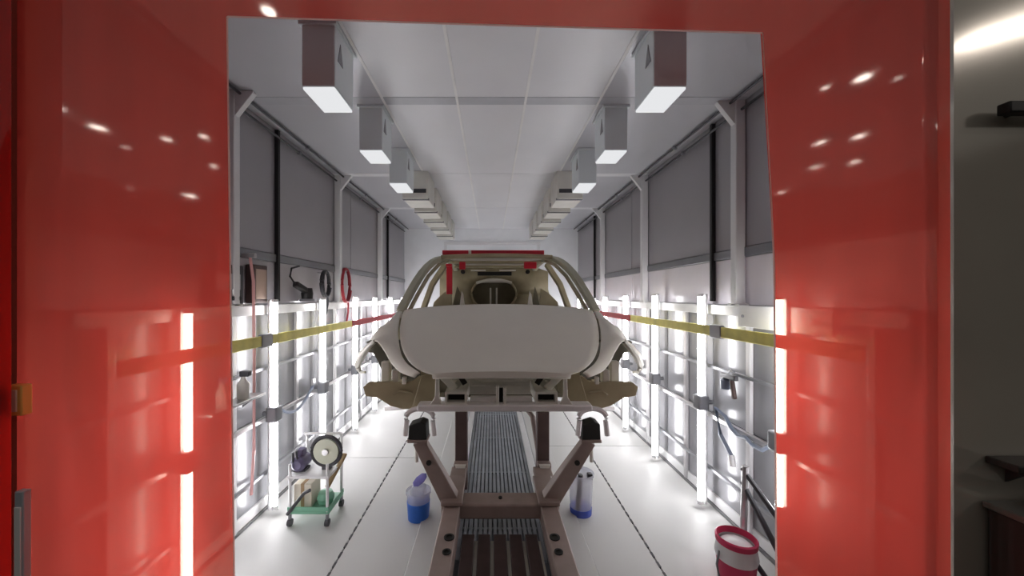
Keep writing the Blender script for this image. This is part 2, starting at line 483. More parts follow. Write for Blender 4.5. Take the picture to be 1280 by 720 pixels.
# hall lamps behind the camera, 4 m over the eye (mirrored in the glossy sheet)
LAMPS = [(66, 132, .20), (118, 158, .24), (203, 173, .16), (250, 170, .15), (152, 183, .09), (263, 208, .15), (232, 244, .34), (158, 235, .09),
         (338, 15, .16), (1068, 101, .20), (1023, 112, .10), (1062, 174, .20), (1017, 180, .17), (1057, 205, .19), (1012, 210, .17), (973, 241, .18), (1112, 101, .07)]
NTH = ['first', 'second', 'third', 'fourth', 'fifth', 'sixth', 'seventh', 'eighth', 'ninth']
for i, (px, py, sz) in enumerate(LAMPS):
    T = 4.0/((370-py)/F); x = (px-614)/F*T; y = 2*YC - T
    same = sorted(q[0] for q in LAMPS if (q[0] < 614) == (px < 614))
    t = thing('hall_lamp', 'hall lamp mirrored in the curtain %s of the opening, %s from the left' % ('left' if px < 614 else 'right', NTH[same.index(px)]), 'lamp', (x, y, 5.5), 'hall ceiling lamps')
    r = sz*.6
    MB().lathe((x, y, 5.6), [(0.0, 0), (r*.95, 0), (r*.95, .02), (0.0, .02)], 16).build('diffuser', 'lamp', t)
    MB().lathe((x, y, 5.6), [(r*1.0, -.01), (r*1.1, -.01), (r*1.1, .08), (0.0, .12), (0.0, .08), (r*1.0, .03), (r*1.0, -.01)], 16).build('housing', 'grey', t)
ls = thing('hall_strip_light', 'long hall strip light behind the viewer, seen as a streak on the metal wall', 'lamp', (7.5, -2.4, 5.4))
MB().bar((7.0, -2.9, 5.37), (7.9, -1.9, 5.37), .14, .03).build('diffuser', 'lamp', ls)
MB().bar((6.97, -2.94, 5.42), (7.93, -1.86, 5.42), .2, .07).build('housing', 'grey', ls)

# ================================================================= TUNNEL FITTINGS
ORD = ['nearest the curtain', 'second from the curtain', 'third from the curtain', 'fourth from the curtain', 'fifth from the curtain', 'sixth from the curtain', 'seventh from the curtain']
TL = [(1.92, .02, 1.53), (2.69, .04, 1.575), (3.47, .03, 1.58), (4.30, .03, 1.60), (5.02, .03, 1.59), (5.8, .03, 1.59), (6.6, .03, 1.59)]
TR = [(2.02, .42, 1.60), (2.78, .03, 1.615), (3.57, .03, 1.62), (4.35, .03, 1.62), (5.13, .03, 1.60), (5.9, .03, 1.60), (6.65, .03, 1.60)]
for side, sx, T in (('left', -1, TL), ('right', 1, TR)):
    for i, (y, z0, z1) in enumerate(T):
        x = sx*1.58
        t = thing('light_tube', 'upright glowing white inspection tube on the %s wall, %s' % (side, ORD[i]), 'lamp', (x, y, z0), 'upright inspection tubes')
        zm = .74 if sx < 0 else .80
        segs = [(z0+.03, zm-.055), (zm+.055, z1-.02)]
        for a, b in segs:
            MB().tube([(x, y, a), (x, y, b)], .0185, 12).build('tube', 'tube', t)
        MB().tube([(x, y, z0), (x, y, z0+.03)], .021, 12).build('end_cap', 'white', t)
        MB().tube([(x, y, z1-.02), (x, y, z1)], .021, 12).build('end_cap', 'white', t)
        a, b = sorted((x+sx*.028, x+sx*.045))
        MB().box(a, y-.016, z0, b, y+.016, z1).build('backing', 'white', t, bevel=.004)
        a, b = sorted((x-sx*.035, x+sx*.045))
        MB().box(a, y-.045, zm-.055, b, y+.045, zm+.055).build('clamp', 'grey', t, bevel=.012)
        MB().tube([(x+sx*.045, y, zm), (x+sx*.085, y, zm)], .018, 10).build('stand_off', 'grey', t)

for side, sx in (('left', -1), ('right', 1)):
    t = thing('rail_rack', 'pale metal frame of rails and posts along the lower %s wall' % side, 'rack', (sx*1.665, 4.2, 0))
    for z, h, m in ((.30, .022, 'grey'), (.70, .03, 'steel'), (1.07, .022, 'grey'), (1.50, .07, 'white')):
        a, b = sorted((sx*1.648, sx*1.672))
        MB().box(a, 1.45, z-h/2, b, 7.1, z+h/2).build('rail', m, t, bevel=.004)
    for k in range(8):
        y = 1.62 + k*.78
        a, b = sorted((sx*1.672, sx*1.697))
        MB().box(a, y-.02, .035, b, y+.02, 1.53).build('post', 'white' if k % 2 else 'steel', t, bevel=.004)
    zy = 1.30 if sx < 0 else 1.36
    yb = 4.0
    g = thing('guard_rail', 'yellow horizontal guard strip turning red further in, along the %s wall' % side, 'rail', (sx*1.52, 4.2, zy))
    a, b = sorted((sx*1.51, sx*1.53))
    label(MB().box(a, 1.5, zy-.035, b, yb, zy+.035).build('yellow_strip', 'yellow', g, bevel=.006), 'yellow near strip')
    label(MB().box(a, yb+.02, zy-.032, b, 7.0, zy+.032).build('red_strip', 'redrail', g, bevel=.006), 'red far strip')
    for y in (2.3, 3.1, yb+.01, 4.7, 5.5, 6.3):
        c, d = sorted((sx*1.53, sx*1.648))
        MB().box(c, y-.012, zy-.02, d, y+.012, zy+.02).build('bracket', 'grey', g, bevel=.003)
    a, b = sorted((sx*1.504, sx*1.536))
    MB().box(a, 2.42, zy-.045, b, 2.54, zy+.045).build('joint_sleeve', 'grey', g, bevel=.006)
    # white columns with gussets
    for k, y in enumerate((2.36 if sx < 0 else 2.48, 4.0, 5.5)):
        c = thing('column', 'slim white %s wall column with a triangular gusset at the ceiling, %s' % (side, ORD[k]), 'column', (sx*1.66, y, 1.55), 'white wall columns')
        a, b = sorted((sx*1.63, sx*1.695))
        MB().box(a, y-.03, 1.53, b, y+.03, ZC-.001).build('shaft', 'white', c, bevel=.006)
        MB().prism([(sx*1.63, ZC-.002), (sx*1.515, ZC-.002), (sx*1.515, ZC-.015), (sx*1.63, ZC-.16)], 'y', y-.02, y+.02).build('gusset', 'white', c, bevel=.003)
        MB().box(a, y-.06, 1.53, b, y+.06, 1.55).build('base_plate', 'white', c, bevel=.003)
    # conduits in the ceiling corner
    for k, (dx, dz) in enumerate(((.02, .06), (.09, .015))):
        x = sx*(W-dx-.012)
        cd = thing('conduit', 'dark thin pipe running along the %s %s' % (side, ('wall just under the ceiling corner', 'edge of the ceiling beside the wall')[k]), 'pipe', (x, 4.2, ZC-dz))
        MB().tube([(x, 1.4, ZC-dz-.006), (x, 7.1, ZC-dz-.006)], .009, 8).build('pipe', 'darkgrey', cd)
        for y in (1.8, 3.2, 4.7, 6.2):
            MB().box(x-.014, y-.012, ZC-dz-.02, x+.014, y+.012, ZC-dz+.008).build('clip', 'grey', cd)
    # box lamps hanging from the ceiling
    BY = [1.755, 2.52, 3.26] ; xo = .03 if sx > 0 else 0
    for k, y in enumerate(BY):
        xa, xb = .745+xo, .905+xo
        a, b = sorted((sx*xa, sx*xb)); d = .235 if k < 2 else .28; zb = 2.6
        t = thing('ceiling_box', 'grey hanging ceiling box with a glowing white underside, %s side, %s' % (side, ORD[k]), 'box', ((a+b)/2, y+d/2, zb), 'hanging ceiling boxes')
        MB().box(a, y, zb, b, y+d, ZC-.001).build('casing', 'duct', t, bevel=.006)
        MB().box(a+.004, y+.004, zb-.012, b-.004, y+d-.004, zb).build('underside', 'boxlamp', t, bevel=.003)
        MB().box(a-.012, y-.012, ZC-.02, b+.012, y+d+.012, ZC-.001).build('flange', 'duct', t, bevel=.003)
        q = a if sx > 0 else b
        MB().prism([(y+.03, 2.74), (y+.09, 2.74), (y+.06, 2.84)], 'x', q-.003, q+.003).build('shade_wedge', 'grey', t)  # grey wedge stands in for the shading on the box side
    for k, y in enumerate((3.85, 4.45, 5.05, 5.65, 6.25)):
        a, b = sorted((sx*(.66+xo), sx*(.93+xo))); zb = 2.62
        t = thing('beige_box', 'beige ceiling box with dark seams far down the %s side, %s' % (side, ORD[k].replace('the curtain', 'the near end')), 'box', ((a+b)/2, y+.2, zb), 'beige ceiling boxes')
        MB().box(a, y, zb, b, y+.42, ZC-.001).build('casing', 'beige', t, bevel=.006)
        MB().box(a-.002, y+.02, zb-.006, b+.002, y+.06, zb+.012).build('dark_seam', 'darkgrey', t)
        MB().box(a+.02, y-.008, zb+.06, b-.02, y, zb+.1).build('vent_slot', 'darkgrey', t)

# ================================================================= CONVEYOR IN THE FLOOR
cx = .06
cv = thing('floor_conveyor', 'grey ribbed grating track with white side rails running under the car', 'conveyor', (cx, 4.2, -.01))
MB().box(-.298, Y0, -.012, .418, Y1, .004).build('bed', 'grateD', cv)
mb = MB()
nb = 17
for i in range(nb):
    x = -.205 + .53*i/(nb-1)
    mb.box(x-.0115, 2.2, .004, x+.0115, 7.1, .022)
o = mb.build('grate_bars', 'grate', cv); o['kind'] = 'stuff'
MB().box(-.18, 1.42, .024, .315, 2.36, .029).box(-.18, 1.42, .029, -.17, 2.36, .03).build('plank_underlay', 'lip', cv)
for y in (2.5, 3.3, 4.1, 4.9, 5.7, 6.5):
    MB().box(-.21, y, .004, .33, y+.02, .016).build('cross_tie', 'grate', cv)
for x0, x1 in ((-.285, -.222), (.342, .405)):
    MB().box(x0, 1.6, .004, x1, 7.1, .05).build('side_track', 'white', cv, bevel=.006)
# five dark planks in front of the grating
for i in range(5):
    x = -.185 + i*.1005
    MB().box(x, 1.40, .03, x+.079, 2.38, .060).build('plank', 'plank', cv, bevel=.004)

# ================================================================= SKID THAT CARRIES THE CAR
sk = thing('transport_skid', 'brown steel carrier skid with two splayed arms and two dark posts under the car', 'skid', (cx, 2.6, .05))
for sx, x0, x1 in ((-1, -.315, -.205), (1, .325, .44)):
    MB().prism([(x0, 1.45), (x1, 1.45), (x1, 2.75), (x0+.0, 2.75)], 'z', .10, .22).build('side_rail', 'brown', sk, bevel=.008)
    for y, r in ((1.98, .024), (2.10, .03)):
        MB().lathe(((x0+x1)/2 - sx*.02, y, .215), [(0.0, 0), (r, 0), (r, .012), (r*.6, .012), (r*.6, .006), (0.0, .006)], 12).build('bolt_hole', 'dark', sk)
    xm = (x0+x1)/2
    for y in (1.7, 2.6):
        MB().lathe((xm, y, 0.052), [(0.0, -.03), (.05, -.03), (.05, .03), (0.0, .03)], 14, 'x').build('wheel', 'rubber', sk)
MB().box(-.33, 2.42, .13, .45, 2.58, .225).build('crossbeam', 'brown', sk, bevel=.01)
MB().box(-.33, 2.40, .225, -.19, 2.76, .255).build('gusset_plate', 'brown', sk, bevel=.006)
MB().box(.31, 2.40, .225, .45, 2.76, .255).build('gusset_plate', 'brown', sk, bevel=.006)
MB().lathe((.062, 2.5, .225), [(0.0, 0), (.012, 0), (.012, .012), (0.0, .012)], 8).build('bolt', 'dark', sk)
for sx, xb, xt in ((-1, -.265, -.475), (1, .385, .645)):
    p0, p1 = (xb, 2.5, .20), (xt, 2.42, .655)
    a = MB().sweep([p0, ((p0[0]*.5+p1[0]*.5), 2.46, .43), p1], [(-.05, -.04), (.05, -.04), (.05, .04), (-.05, .04)], (0, 1, 0), [1.15, 1.0, .8]).build('arm', 'brown', sk, bevel=.006)
    MB().lathe((xb*.32+xt*.68, 2.405, .51), [(0.0, -.006), (.017, -.006), (.017, .006), (0.0, .006)], 12, 'y').build('arm_hole', 'dark', a)
    MB().box(xt-.065, 2.36, .655, xt+.065, 2.48, .675).build('arm_plate', 'brown', sk, bevel=.004)
    MB().prism([(xt-.06, .675), (xt+.06, .675), (xt+.055, .775), (xt+.02, .79), (xt-.055, .765)], 'y', 2.365, 2.475).build('support_pad', 'rubber', sk, bevel=.006)
    xp = -.245 if sx < 0 else .425
    MB().box(xp-.05, 3.0, .005, xp+.05, 3.1, .655).build('post', 'brownD', sk, bevel=.008)
    MB().box(xp-.055, 2.93, .20, xp+.055, 3.0, .26).build('post_collar', 'brown', sk, bevel=.006)
    MB().prism([(xp-.045, .26), (xp+.045, .26), (xp, .13)], 'y', 2.915, 2.93).build('triangle_plate', 'lip', sk)
    MB().box(min(xp, xb)-.05, 2.58, .19, max(xp, xb)+.05, 2.95, .235).build('link_plate', 'brown', sk, bevel=.006)
    MB().tube([(xt+sx*.02, 2.44, .50), (xt+sx*.02, 2.44, .66)], .011, 8).build('lock_pin', 'lip', sk)
    # rear supports under the body
    MB().box(xp-.05, 5.6, .005, xp+.05, 5.7, .655).build('post', 'brownD', sk, bevel=.008)
MB().box(-.3, 5.55, .56, .48, 5.75, .65).build('crossbeam', 'brown', sk, bevel=.01)
# rounded cable loop behind the right track
MB().tube([(.27, 3.4, .55), (.31, 3.3, .60), (.36, 3.2, .55), (.395, 3.1, .3), (.40, 3.05, .06)], .022, 10).build('hose', 'brown', sk)

# ================================================================= THE CAR BODY
car = thing('car_body', 'unpainted taupe car body shell without wheels, bumper or glass, raised on the skid', 'car', (cx, 4.3, .66))
def P(u, y, z): return (cx+u, y, z)
def interp(tab, t):
    for i in range(len(tab)-1):
        if t <= tab[i+1][0] or i == len(tab)-2:
            k = (t-tab[i][0])/(tab[i+1][0]-tab[i][0]); return [a+(b-a)*k for a, b in zip(tab[i], tab[i+1])]
HE = [(2.15, .405, 1.142), (2.20, .475, 1.152), (2.30, .56, 1.178), (2.42, .63, 1.218), (2.55, .685, 1.267), (2.70, .73, 1.325), (2.85, .762, 1.383), (3.02, .79, 1.437), (3.20, .815, 1.476)]
def cat(tab, n):
    """smooth rows through the table rows"""
    out = []
    m = len(tab)
    for i in range(m-1):
        a, b, c, d = tab[max(i-1, 0)], tab[i], tab[i+1], tab[min(i+2, m-1)]
        for k in range(n):
            t = k/n
            out.append([.5*(2*q + (r-p)*t + (2*p-5*q+4*r-w)*t*t + (3*q-p-3*r+w)*t**3) for p, q, r, w in zip(a, b, c, d)])
    out.append(list(tab[-1]))
    return out
# hood
rows = []
rows.append([P(.40*u, 2.152, 1.118 + .004*(1-u*u)) for u in rng(-1, 1, 24)])
rows.append([P(.403*u, 2.140-.012*(1-u*u), 1.130) for u in rng(-1, 1, 24)])
for (y, w, z) in cat(HE, 4):
    t = (y-2.15)/1.05
    cr = .018 + .03*t
    rows.append([P(w*u, y + (-.015*(1-u*u) if t < .05 else .07*t*t*(1-u*u)), z + cr*(1-abs(u)**2.4)) for u in rng(-1, 1, 24)])
MB().grid(rows).build('hood', 'skin', car, solid=.008)
# fenders: cross sections from the hood gap over the crest to the arch lip
FS = [(2.19, (.485, 1.142), (.50, 1.135), (.51, 1.125), (.52, 1.115)),
      (2.30, (.578, 1.170), (.60, 1.158), (.615, 1.142), (.625, 1.122)),
      (2.40, (.640, 1.204), (.67, 1.20), (.695, 1.185), (.712, 1.165)),
      (2.50, (.682, 1.240), (.72, 1.25), (.755, 1.245), (.785, 1.225)),
      (2.60, (.715, 1.280), (.765, 1.296), (.83, 1.302), (.885, 1.285)),
      (2.70, (.745, 1.318), (.80, 1.338), (.90, 1.300), (1.0, 1.185)),
      (2.78, (.764, 1.349), (.83, 1.368), (.94, 1.310), (1.055, 1.105)),
      (2.84, (.775, 1.372), (.84, 1.386), (.95, 1.320), (1.06, 1.09)),
      (2.92, (.790, 1.40), (.85, 1.408), (.96, 1.310), (1.01, 1.20)),
      (3.00, (.802, 1.424), (.86, 1.425), (.958, 1.310), (.97, 1.23)),
      (3.24, (.835, 1.480), (.885, 1.465), (.955, 1.330), (.955, 1.23))]
for s in (-1, 1):
    FT = cat([[y] + [v for p in r for v in p] for (y, *r) in FS], 4)
    FR = []
    for r in FT:
        sec_ = cat([[r[1], r[2]], [r[3], r[4]], [r[5], r[6]], [r[7], r[8]]], 3)
        FR.append([P(s*u, r[0], z) for u, z in sec_])
    MB().grid(FR).build('fender', 'skin', car, solid=.010)
    lipp = [P(s*u, y-.004, z) for (y, u, z) in ((2.60, .885, 1.285), (2.66, .95, 1.235), (2.72, 1.02, 1.165), (2.79, 1.07, 1.085), (2.81, 1.075, 1.05), (2.80, 1.05, 1.02), (2.78, 1.01, 1.025))]
    label(MB().tube(lipp, .022, 8, scale=[.5, .8, 1.1, 1.2, .9, .6, .4][:len(lipp)]).build('arch_lip', 'lip', car), 'bright wheel arch lip')
    # wheel house liner
    rows = []
    for a in rng(100, 5, 12):
        rows.append([P(s*u, 2.72+.40*math.cos(R(a)), .86+.41*math.sin(R(a))) for u in (.52, .70, .90, .955)])
    MB().grid(rows).build('wheelhouse', 'liner', car, solid=.01)
    MB().prism([(2.45, .88), (3.12, .80), (3.12, 1.33), (2.6, 1.20), (2.45, 1.12)], 'x', cx+s*.50, cx+s*.53).build('inner_apron', 'olive', car)
    fl_ = [(1.047, 1.151), (.996, 1.241), (.932, 1.254), (.855, 1.113), (.791, 1.055), (.791, .882), (.919, .882), (.932, .991), (.975, 1.09), (1.01, 1.145)]
    MB().prism([(cx+s*u, z) for u, z in fl_], 'y', 2.95, 2.965).build('wheelhouse_flange', 'liner', car, bevel=.003)
    # bumper carrier plates below the fender
    po = [(.40, 1.09), (.52, 1.09), (.56, 1.06), (.62, 1.045), (.70, 1.055), (.84, 1.05), (.875, 1.02), (.86, .965), (.78, .95), (.70, .90), (.62, .88), (.48, .885), (.40, .92)]
    MB().prism([(cx+s*u, z) for u, z in po], 'y', 2.34, 2.37).build('headlamp_bracket', 'olive', car, bevel=.003)
    MB().prism([(cx+s*.40, .90), (cx+s*.56, .90), (cx+s*.50, 1.10), (cx+s*.40, 1.12)], 'y', 2.325, 2.34).build('bracket_face', 'olive', car, bevel=.004)
    MB().box(*(sorted((cx+s*.655, cx+s*.70))[0],), 2.36, 1.04, sorted((cx+s*.655, cx+s*.70))[1], 2.42, 1.125).build('vertical_stay', 'frontm', car, bevel=.006)
    a, b = sorted((cx+s*.735, cx+s*.79)); MB().box(a, 2.44, 1.02, b, 2.50, 1.165).build('vertical_stay', 'frontm', car, bevel=.006)
    a, b = sorted((cx+s*.60, cx+s*.625)); MB().box(a, 2.33, 1.04, b, 2.36, 1.085).build('vertical_stay', 'lip', car, bevel=.004)
    MB().tube([P(s*.56, 2.335, .985), P(s*.64, 2.33, 1.0), P(s*.68, 2.33, .975)], .007, 6).build('bracket_rib', 'olive', car)
    # front strut and rail end
    MB().prism([(cx+s*.37, 1.135), (cx+s*.392, 1.135), (cx+s*.395, 1.0), (cx+s*.44, .93), (cx+s*.34, .93), (cx+s*.368, 1.0)], 'y', 2.185, 2.205).build('front_strut', 'lip', car, bevel=.004)
    fr = MB()
    for (x0, z0, x1, z1) in ((.205, 1.015, .335, 1.028), (.205, .955, .335, .968), (.205, .968, .218, 1.015), (.322, .968, .335, 1.015)):
        a, b = sorted((cx+s*x0, cx+s*x1)); fr.box(a, 2.19, z0, b, 2.9, z1)
    rl = fr.build('rail_end', 'lip', car)
    a, b = sorted((cx+s*.219, cx+s*.321)); MB().box(a, 2.24, .969, b, 2.6, 1.014).build('cavity', 'dark', rl)
    MB().bar(P(s*.22, 2.3, 1.10), P(s*.30, 2.28, 1.02), .04, .03, (0, 1, 0)).build('brace', 'frontm', car, bevel=.004)
    MB().bar(P(s*.255, 2.26, 1.115), P(s*.22, 2.26, 1.06), .03, .02, (0, 1, 0)).build('hinge_bracket', 'dark', car)
    MB().bar(P(s*.36, 2.26, 1.11), P(s*.28, 2.26, 1.03), .045, .02, (0, 1, 0)).build('brace', 'lip', car, bevel=.003)
    # rounded subframe loops
    xl_ = .50 if s < 0 else .565
    lp = []
    for a in rng(-20, 200, 14): lp.append(P(s*xl_ + .085*math.cos(R(a)), 2.27, .85+.055*math.sin(R(a))))
    lp = [P(s*xl_ + .09, 2.27, .74)] + lp + [P(s*xl_ - .09, 2.27, .74)]
    MB().tube(lp, .016, 8).build('subframe_loop', 'cross', car)
    MB().bar(P(s*.44, 2.3, .925), P(s*.80, 2.62, .80), .05, .03).build('subframe_arm', 'cross', car, bevel=.006)
    MB().bar(P(s*.30, 2.24, .92), P(s*.30, 2.9, .74), .06, .04).build('subframe_leg', 'cross', car, bevel=.006)
    # pillars, rails
    sec = [(-.035, -.03), (.035, -.03), (.035, .03), (-.035, .03)]
    ap = [P(s*.845, 3.18, 1.462), P(s*.80, 3.38, 1.64), P(s*.745, 3.62, 1.83), P(s*.675, 3.86, 1.965), P(s*.60, 4.08, 2.025), P(s*.585, 4.7, 2.06), P(s*.57, 5.5, 2.02), P(s*.62, 6.2, 1.80), P(s*.72, 6.65, 1.48)]
    MB().sweep(ap, sec, (0, 0, 1)).build('roof_rail', 'pillar', car, bevel=.01, sub=1)
    # inner flange of the windscreen opening
    wf = [P(s*.775, 3.22, 1.475), P(s*.735, 3.40, 1.62), P(s*.68, 3.64, 1.80), P(s*.61, 3.88, 1.93), P(s*.54, 4.06, 1.985)]
    MB().sweep(wf, [(-.014, -.012), (.014, -.012), (.014, .012), (-.014, .012)]).build('windscreen_flange', 'olive', car)
    # B pillar and its olive inner face
    MB().sweep([P(s*.90, 4.5, .80), P(s*.895, 4.5, 1.42), P(s*.79, 4.55, 1.74), P(s*.63, 4.6, 2.0)], [(-.03, -.06), (.03, -.06), (.03, .06), (-.03, .06)], (0, 1, 0)).build('middle_pillar', 'olive', car, bevel=.01)
    MB().sweep([P(s*.88, 5.75, 1.2), P(s*.83, 5.75, 1.5), P(s*.66, 5.6, 1.98)], [(-.04, -.12), (.04, -.12), (.04, .12), (-.04, .12)], (0, 1, 0)).build('rear_pillar', 'olive', car, bevel=.01)
    # doors: outer skin, inner lining, belt
    for (y0, y1) in ((3.26, 4.48), (4.50, 5.72)):
        rr = [[P(s*u, y, z) for y in rng(y0, y1, 4)] for (u, z) in ((.93, .76), (.955, .92), (.96, 1.15), (.945, 1.32), (.90, 1.425))]
        d = MB().grid(rr).build('door', 'skin', car, solid=.012)
        a, b = sorted((cx+s*.83, cx+s*.90)); MB().box(a, y0+.03, .82, b, y1-.03, 1.40).build('inner_lining', 'olive', d, bevel=.01)
    rr = [[P(s*u, y, z) for y in rng(5.74, 6.75, 5)] for (u, z) in ((.90, .76), (.95, .95), (.955, 1.2), (.92, 1.38), (.80, 1.47))]
    MB().grid(rr).build('rear_quarter', 'skin', car, solid=.012)
    a, b = sorted((cx+s*.84, cx+s*.94)); MB().box(a, 3.15, .70, b, 5.8, .80).build('sill', 'skin', car, bevel=.015)
    # pale fin brackets and dark recesses inside the cabin
    MB().prism([(cx+s*.40-.035, 1.45), (cx+s*.40+.035, 1.45), (cx+s*.40+.012, 1.62), (cx+s*.40-.008, 1.66)], 'y', 4.32, 4.36).build('seat_bracket', 'lip', car, bevel=.003)
    MB().prism([(cx+s*.50-.06, 1.42), (cx+s*.50+.06, 1.42), (cx+s*.48+.05, 1.6), (cx+s*.49, 1.72)], 'y', 4.62, 4.66).build('seat_panel', 'oliveD', car, bevel=.004)
    MB().lathe(P(s*.475, 5.40, 1.985-.03), [(0.0, -.01), (.032, -.01), (.032, .02), (0.0, .02)], 12, 'y').build('plug_hole', 'dark', car)
    MB().prism([(cx+s*.56, 1.40), (cx+s*.83, 1.40), (cx+s*.80, 1.52), (cx+s*.68, 1.64), (cx+s*.58, 1.70)], 'y', 4.75, 4.80).build('cabin_side_panel', 'olive', car, bevel=.006)
# cowl, dash beam, header, roof
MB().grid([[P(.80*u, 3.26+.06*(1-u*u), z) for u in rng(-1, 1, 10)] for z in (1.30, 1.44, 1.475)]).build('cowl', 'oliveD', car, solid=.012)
MB().sweep([P(u, 4.04-.05*(1-(u/.6)**2), 2.025+.012*(1-(u/.6)**2)) for u in rng(-.6, .6, 10)], [(-.05, -.02), (.05, -.02), (.05, .02), (-.05, .02)]).build('windscreen_header', 'olive', car, bevel=.006)
MB().grid([[P(.585*u, y, zc + .03*(1-u*u)) for u in rng(-1, 1, 8)] for (y, zc) in ((4.05, 2.03), (4.6, 2.055), (5.2, 2.04), (5.6, 2.0), (6.2, 1.79), (6.62, 1.50))]).build('roof_panel', 'skin', car, solid=.01, sub=1)
for y, z in ((4.6, 2.025), (5.1, 2.01)):
    MB().box(cx-.57, y-.04, z-.02, cx+.57, y+.04, z+.012).build('roof_bow', 'olive', car, bevel=.006)
# rear bulkhead with an oval opening
hc, ha, hb_, yb_ = (cx-.02, 1.63), .33, .245, 5.45
ring = []
for i in range(32):
    a = 2*math.pi*i/32
    ca, sa = math.cos(a), math.sin(a)
    k = min(.80/max(abs(ca), 1e-3), (.40 if sa > 0 else .60)/max(abs(sa), 1e-3))
    ring.append(((hc[0]+ha*ca, hc[1]+hb_*sa), (hc[0]+ca*k, hc[1]+sa*k)))
rows = [[(p[0], yb_, p[1]) for p, q in ring + ring[:1]], [((p[0]*.6+q[0]*.4), yb_-.02, p[1]*.6+q[1]*.4) for p, q in ring + ring[:1]], [(q[0], yb_, q[1]) for p, q in ring + ring[:1]]]
bh = MB().grid(rows).build('rear_bulkhead', 'olive', car, solid=.02)
MB().tube([(hc[0]+ha*math.cos(a), yb_-.02, hc[1]+hb_*math.sin(a)) for a in [2*math.pi*i/32 for i in range(32)]], .016, 8, closed=True).build('oval_flange', 'olive', bh)
for dx in (-.05, .04): MB().box(hc[0]+dx-.012, yb_-.03, 1.40, hc[0]+dx+.012, yb_, 1.72).build('divider_bar', 'frontm', bh, bevel=.003)
MB().tube([(hc[0]-.26+.52*t, yb_-.06, 1.79+.05*math.sin(math.pi*t)) for t in rng(0, 1, 10)], .022, 8).build('bright_ridge', 'lip', bh)
MB().box(hc[0]-.24, yb_-.05, 1.90, hc[0]+.26, yb_-.03, 1.955).build('upper_slot', 'dark', bh, bevel=.004)
MB().box(hc[0]-.34, yb_-.06, 1.965, hc[0]-.12, yb_-.03, 1.985).build('upper_bar', 'lip', bh, bevel=.003)
MB().box(hc[0]+.08, yb_-.06, 1.965, hc[0]+.32, yb_-.03, 1.985).build('upper_bar', 'lip', bh, bevel=.003)
MB().box(hc[0]-.40, 5.62, 1.25, hc[0]+.40, 5.64, 1.80).build('oval_shade_backing', 'oliveD', car, bevel=.01)  # dark sheet added behind the oval, standing in for the shade inside
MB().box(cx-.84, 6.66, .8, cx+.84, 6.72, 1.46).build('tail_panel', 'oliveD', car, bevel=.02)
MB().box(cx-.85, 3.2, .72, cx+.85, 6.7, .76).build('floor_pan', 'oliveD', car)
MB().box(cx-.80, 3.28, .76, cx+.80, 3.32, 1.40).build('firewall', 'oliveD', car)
# front structure
MB().box(cx-.50, 2.17, .915, cx+.54, 2.27, .955).build('lower_crossmember', 'cross', car, bevel=.01)
MB().box(cx-.36, 2.50, .93, cx+.36, 2.53, 1.16).build('radiator_panel', 'frontm', car, bevel=.006)
MB().box(cx-.19, 2.36, 1.02, cx+.19, 2.40, 1.045).build('cross_tube', 'frontm', car, bevel=.006)
MB().tube([P(-.36, 2.3, 1.09), P(-.18, 2.27, 1.10), P(.18, 2.27, 1.10), P(.36, 2.3, 1.09)], .014, 8).build('upper_tie_bar', 'frontm', car)
MB().box(cx-.19, 2.24, .955, cx+.19, 2.28, .985).build('cross_tube', 'cross', car, bevel=.006)
for dx, z1 in ((-.022, 1.06), (.022, 1.05)):
    MB().box(cx+dx-.009, 2.19, .93, cx+dx+.009, 2.23, z1).build('latch_support', 'lip', car, bevel=.003)
MB().box(cx-.012, 2.235, .94, cx+.012, 2.25, 1.04).build('latch_slot', 'dark', car)

# red crossbar fixture clamped to the roof
fx = thing('roof_fixture', 'red crossbar fixture lying over the front of the car roof with red drop legs', 'fixture', (cx-.02, 4.05, 2.06))
MB().box(cx-.60, 4.06, 2.055, cx-.30, 4.12, 2.105).build('crossbar', 'fixred', fx, bevel=.005)
MB().box(cx-.29, 4.06, 2.055, cx+.525, 4.12, 2.105).build('crossbar', 'fixred', fx, bevel=.005)
MB().box(cx-.31, 4.05, 2.052, cx-.28, 4.13, 2.108).build('coupling', 'lip', fx, bevel=.004)
MB().box(cx-.565, 4.15, 1.62, cx-.50, 4.18, 1.94).box(cx-.565, 4.1, 1.93, cx-.50, 4.18, 1.96).build('drop_leg', 'fixred', fx, bevel=.004)
MB().box(cx-.42, 4.14, 1.90, cx-.35, 4.17, 1.985).build('hook', 'fixred', fx, bevel=.004)
MB().box(cx+.31, 4.14, 1.91, cx+.45, 4.17, 1.985).build('hook', 'fixred', fx, bevel=.004)

# ================================================================= PAILS, BUCKET, TROLLEY, TOOLS
def pail(x, y, h, r0, r1, lab, liquid, lh):
    t = thing('pail', lab, 'bucket', (x, y, 0), 'clear pails beside the track')
    MB().lathe((x, y, 0), [(r0*.9, .004), (r0, .0), (r1, h), (r1*1.06, h), (r1*1.06, h-.02), (r1, h-.02)], 24).build('body', 'clear', t)
    k = r0 + (r1-r0)*lh/h
    MB().lathe((x, y, 0), [(0.0, -.001), (r0+.003, -.001), (k+.003, lh), (0.0, lh)], 24).build('blue_base', liquid, t)
    return t
p1 = pail(-.525, 2.66, .20, .072, .085, 'clear pail with a bright blue lower half and violet cloth, left of the track', 'blue', .125)
MB().add([(-.60, 2.66, .235), (-.52, 2.60, .23), (-.44, 2.66, .30), (-.50, 2.74, .31), (-.53, 2.67, .27)], [(0, 1, 4), (1, 2, 4), (2, 3, 4), (3, 0, 4)]).build('cloth', 'violet', p1, solid=.012, sub=1)
MB().box(-.575, 2.60, .15, -.47, 2.70, .235).build('clear_liner', 'clear', p1, bevel=.02)
p2 = pail(.662, 2.72, .30, .075, .09, 'tall clear pail with a thin indigo layer at its bottom, right of the track', 'indigo', .05)
